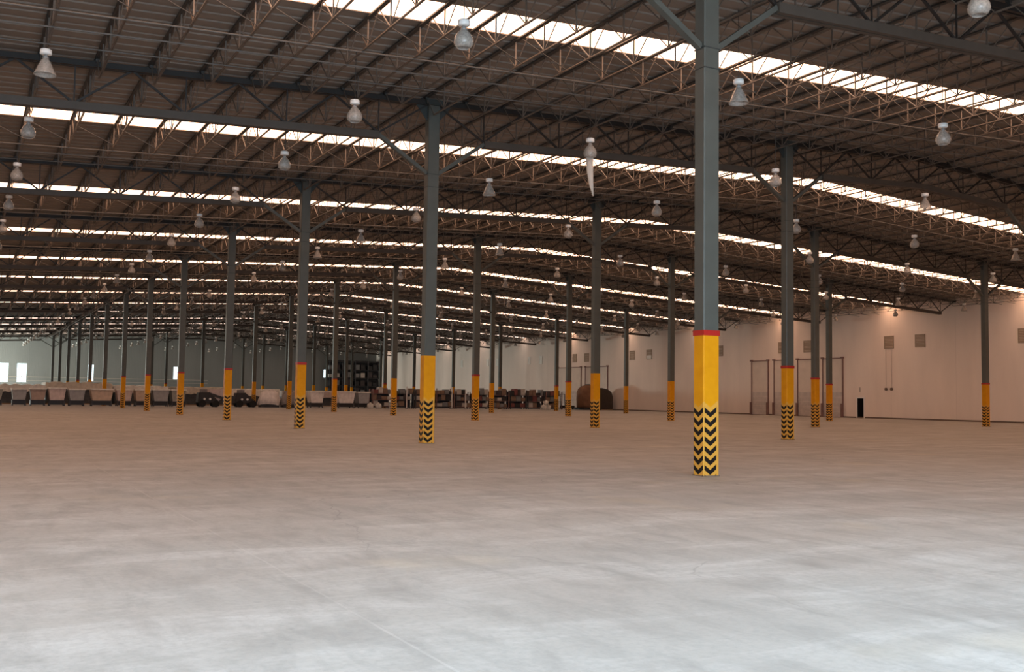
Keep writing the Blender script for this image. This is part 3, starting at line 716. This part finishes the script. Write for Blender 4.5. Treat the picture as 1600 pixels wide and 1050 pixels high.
for x, h, lab in [(50.9, 2.9, 'thin white post left of the second first-row column'), (57.4, 2.9, 'thin white post right of the second first-row column'), (59.4, 2.6, 'thin white post left of the fourth second-row column')]:
    t = tag(empty('marker_post', (x, 120.6, 0)), lab, 'post', 'thin white posts before the racks')
    m = MB(); m.tube((0, 0, .05), (0, 0, h), .07, n=10); m.build('pole', MAT['tube'], t)
    m = MB(); m.lathe([(.2, 0), (.2, .04), (.08, .06)], 14); m.build('foot', MAT['dark2'], t)
# white sacks
for i, (x, z, lab) in enumerate([(71.6, 0, 'white sack on the floor, left in the pile before the right wall'), (72.3, 0, 'white sack on the floor, right in the pile before the right wall'), (71.95, .62, 'white sack on top of the pile before the right wall'), (47.0, 0, 'white sack lying before the racks right of the bins'), (45.9, 0, 'white sack beside the last grey bin')]):
    m = MB(); m.lathe([(.05, 0), (.36, .03), (.42, .3), (.36, .58), (.12, .66), (.1, .76)], 14); o = m.build('sack', tone('sack_white', (.7, .66, .6)), smooth=True); o.location = (x, 120.6, z); tag(o, lab, 'sack', 'white sacks on the goods line')
# tall dark rack in front of the far wall, right end
t = tag(empty('tall_rack', (78.0, 214.2, 0)), 'tall dark storage rack filling the right end of the far wall', 'rack')
for i in range(5):
    m = MB(); x = -6.2 + i * 3.0; m.box(x - .08, x + .08, -.08, .08, 0, 9.4); m.box(x - .08, x + .08, 1.6, 1.76, 0, 9.4); m.build('post', MAT['dark2'], t)
for z in (1.8, 3.6, 5.4, 7.2, 9.0):
    m = MB(); m.box(-6.12, 5.72, 0, 1.7, z, z + .14); m.build('shelf', MAT['dark'], t)
m = MB(); m.box(-6.12, 5.72, 1.78, 1.84, .2, 9.4); m.build('backing_mesh', MAT['dark2'], t)
rk2 = random.Random(3)
for si, z in enumerate((1.94, 3.74, 5.54, 7.34)):
    for bi, x in enumerate((72.3, 73.6, 75.3, 76.6, 78.3, 79.6, 81.3, 82.5)):
        ci = rk2.choice([1, 1, 5, 3, 5, 1, 4 if si == 2 else 5])
        mm = MB(); mm.box(-.5, .5, 0, 1.2, 0, rk2.uniform(.7, 1.4)); o = mm.build('crate', CART[ci]); o.location = (x + .05, 214.4, z)
        tag(o, '%s crate on the tall far rack, %s shelf, %s from left' % (CN[ci], ['lowest', 'second', 'third', 'top'][si], ['first', 'second', 'third', 'fourth', 'fifth', 'sixth', 'seventh', 'eighth'][bi]), 'crate', 'crates on the tall far rack')

# rust brown tank and black sheeted load before the right wall
t = tag(empty('storage_tank', (79.2, 121.0, 0)), 'large rust brown round-topped tank before the right wall, behind a chevron column', 'tank')
m = MB(); m.lathe([(1.5, .35), (1.62, .5), (1.66, 1.6), (1.62, 2.5), (1.4, 3.05), (.95, 3.4), (.4, 3.55), (.05, 3.58)], 28); m.build('tank_body', MAT['rust'], t, True)
m = MB(); m.lathe([(.35, 3.5), (.35, 3.68), (.3, 3.7)], 18); m.build('lid', MAT['dark2'], t)
m = MB(); m.box(-1.5, 1.5, -1.3, 1.3, 0, .36); m.build('plinth', MAT['dark'], t)
t = tag(empty('wrapped_load', (81.9, 120.3, 0)), 'black wrapped load with a rounded shoulder, right of the rust brown tank', 'load')
m = MB(); P = [(-1.1, .15), (1.25, .15), (1.25, 1.9), (1.0, 2.6), (.4, 3.0), (-.6, 3.2), (-1.1, 3.2)]; n = len(P)
m.add([(a, 0, b) for a, b in P] + [(a, 2.4, b) for a, b in P], [tuple(range(n)), tuple(range(2 * n - 1, n - 1, -1))] + [(i, n + i, n + (i + 1) % n, (i + 1) % n) for i in range(n)]); m.build('wrap', tone('dark_wrap', (.05, .035, .025)), t, bevel=.12)
m = MB(); m.box(-1.05, 1.2, .05, 2.35, 0, .15); m.build('pallet', MAT['wood'], t)
t = tag(empty('low_trolley', (76.3, 121.2, 0)), 'low black trolley with an upright handle left of the rust brown tank', 'trolley')
m = MB(); m.box(-.8, .8, 0, 1.4, .25, .6); m.build('platform', MAT['dark'], t)
m = MB(); m.bar((-.75, .1, .5), (-.85, .1, 2.2), .08); m.bar((-.75, 1.3, .5), (-.85, 1.3, 2.2), .08); m.bar((-.85, .1, 2.2), (-.85, 1.3, 2.2), .08); m.build('handle', MAT['dark2'], t)
for a in (-.6, .6):
    for b in (.15, 1.25):
        m = MB(); m.tube((a, b - .06, .14), (a, b + .06, .14), .14, n=12); m.build('wheel', MAT['rubber'], t)
print('joists', len(cand), 'objects', len(bpy.data.objects))
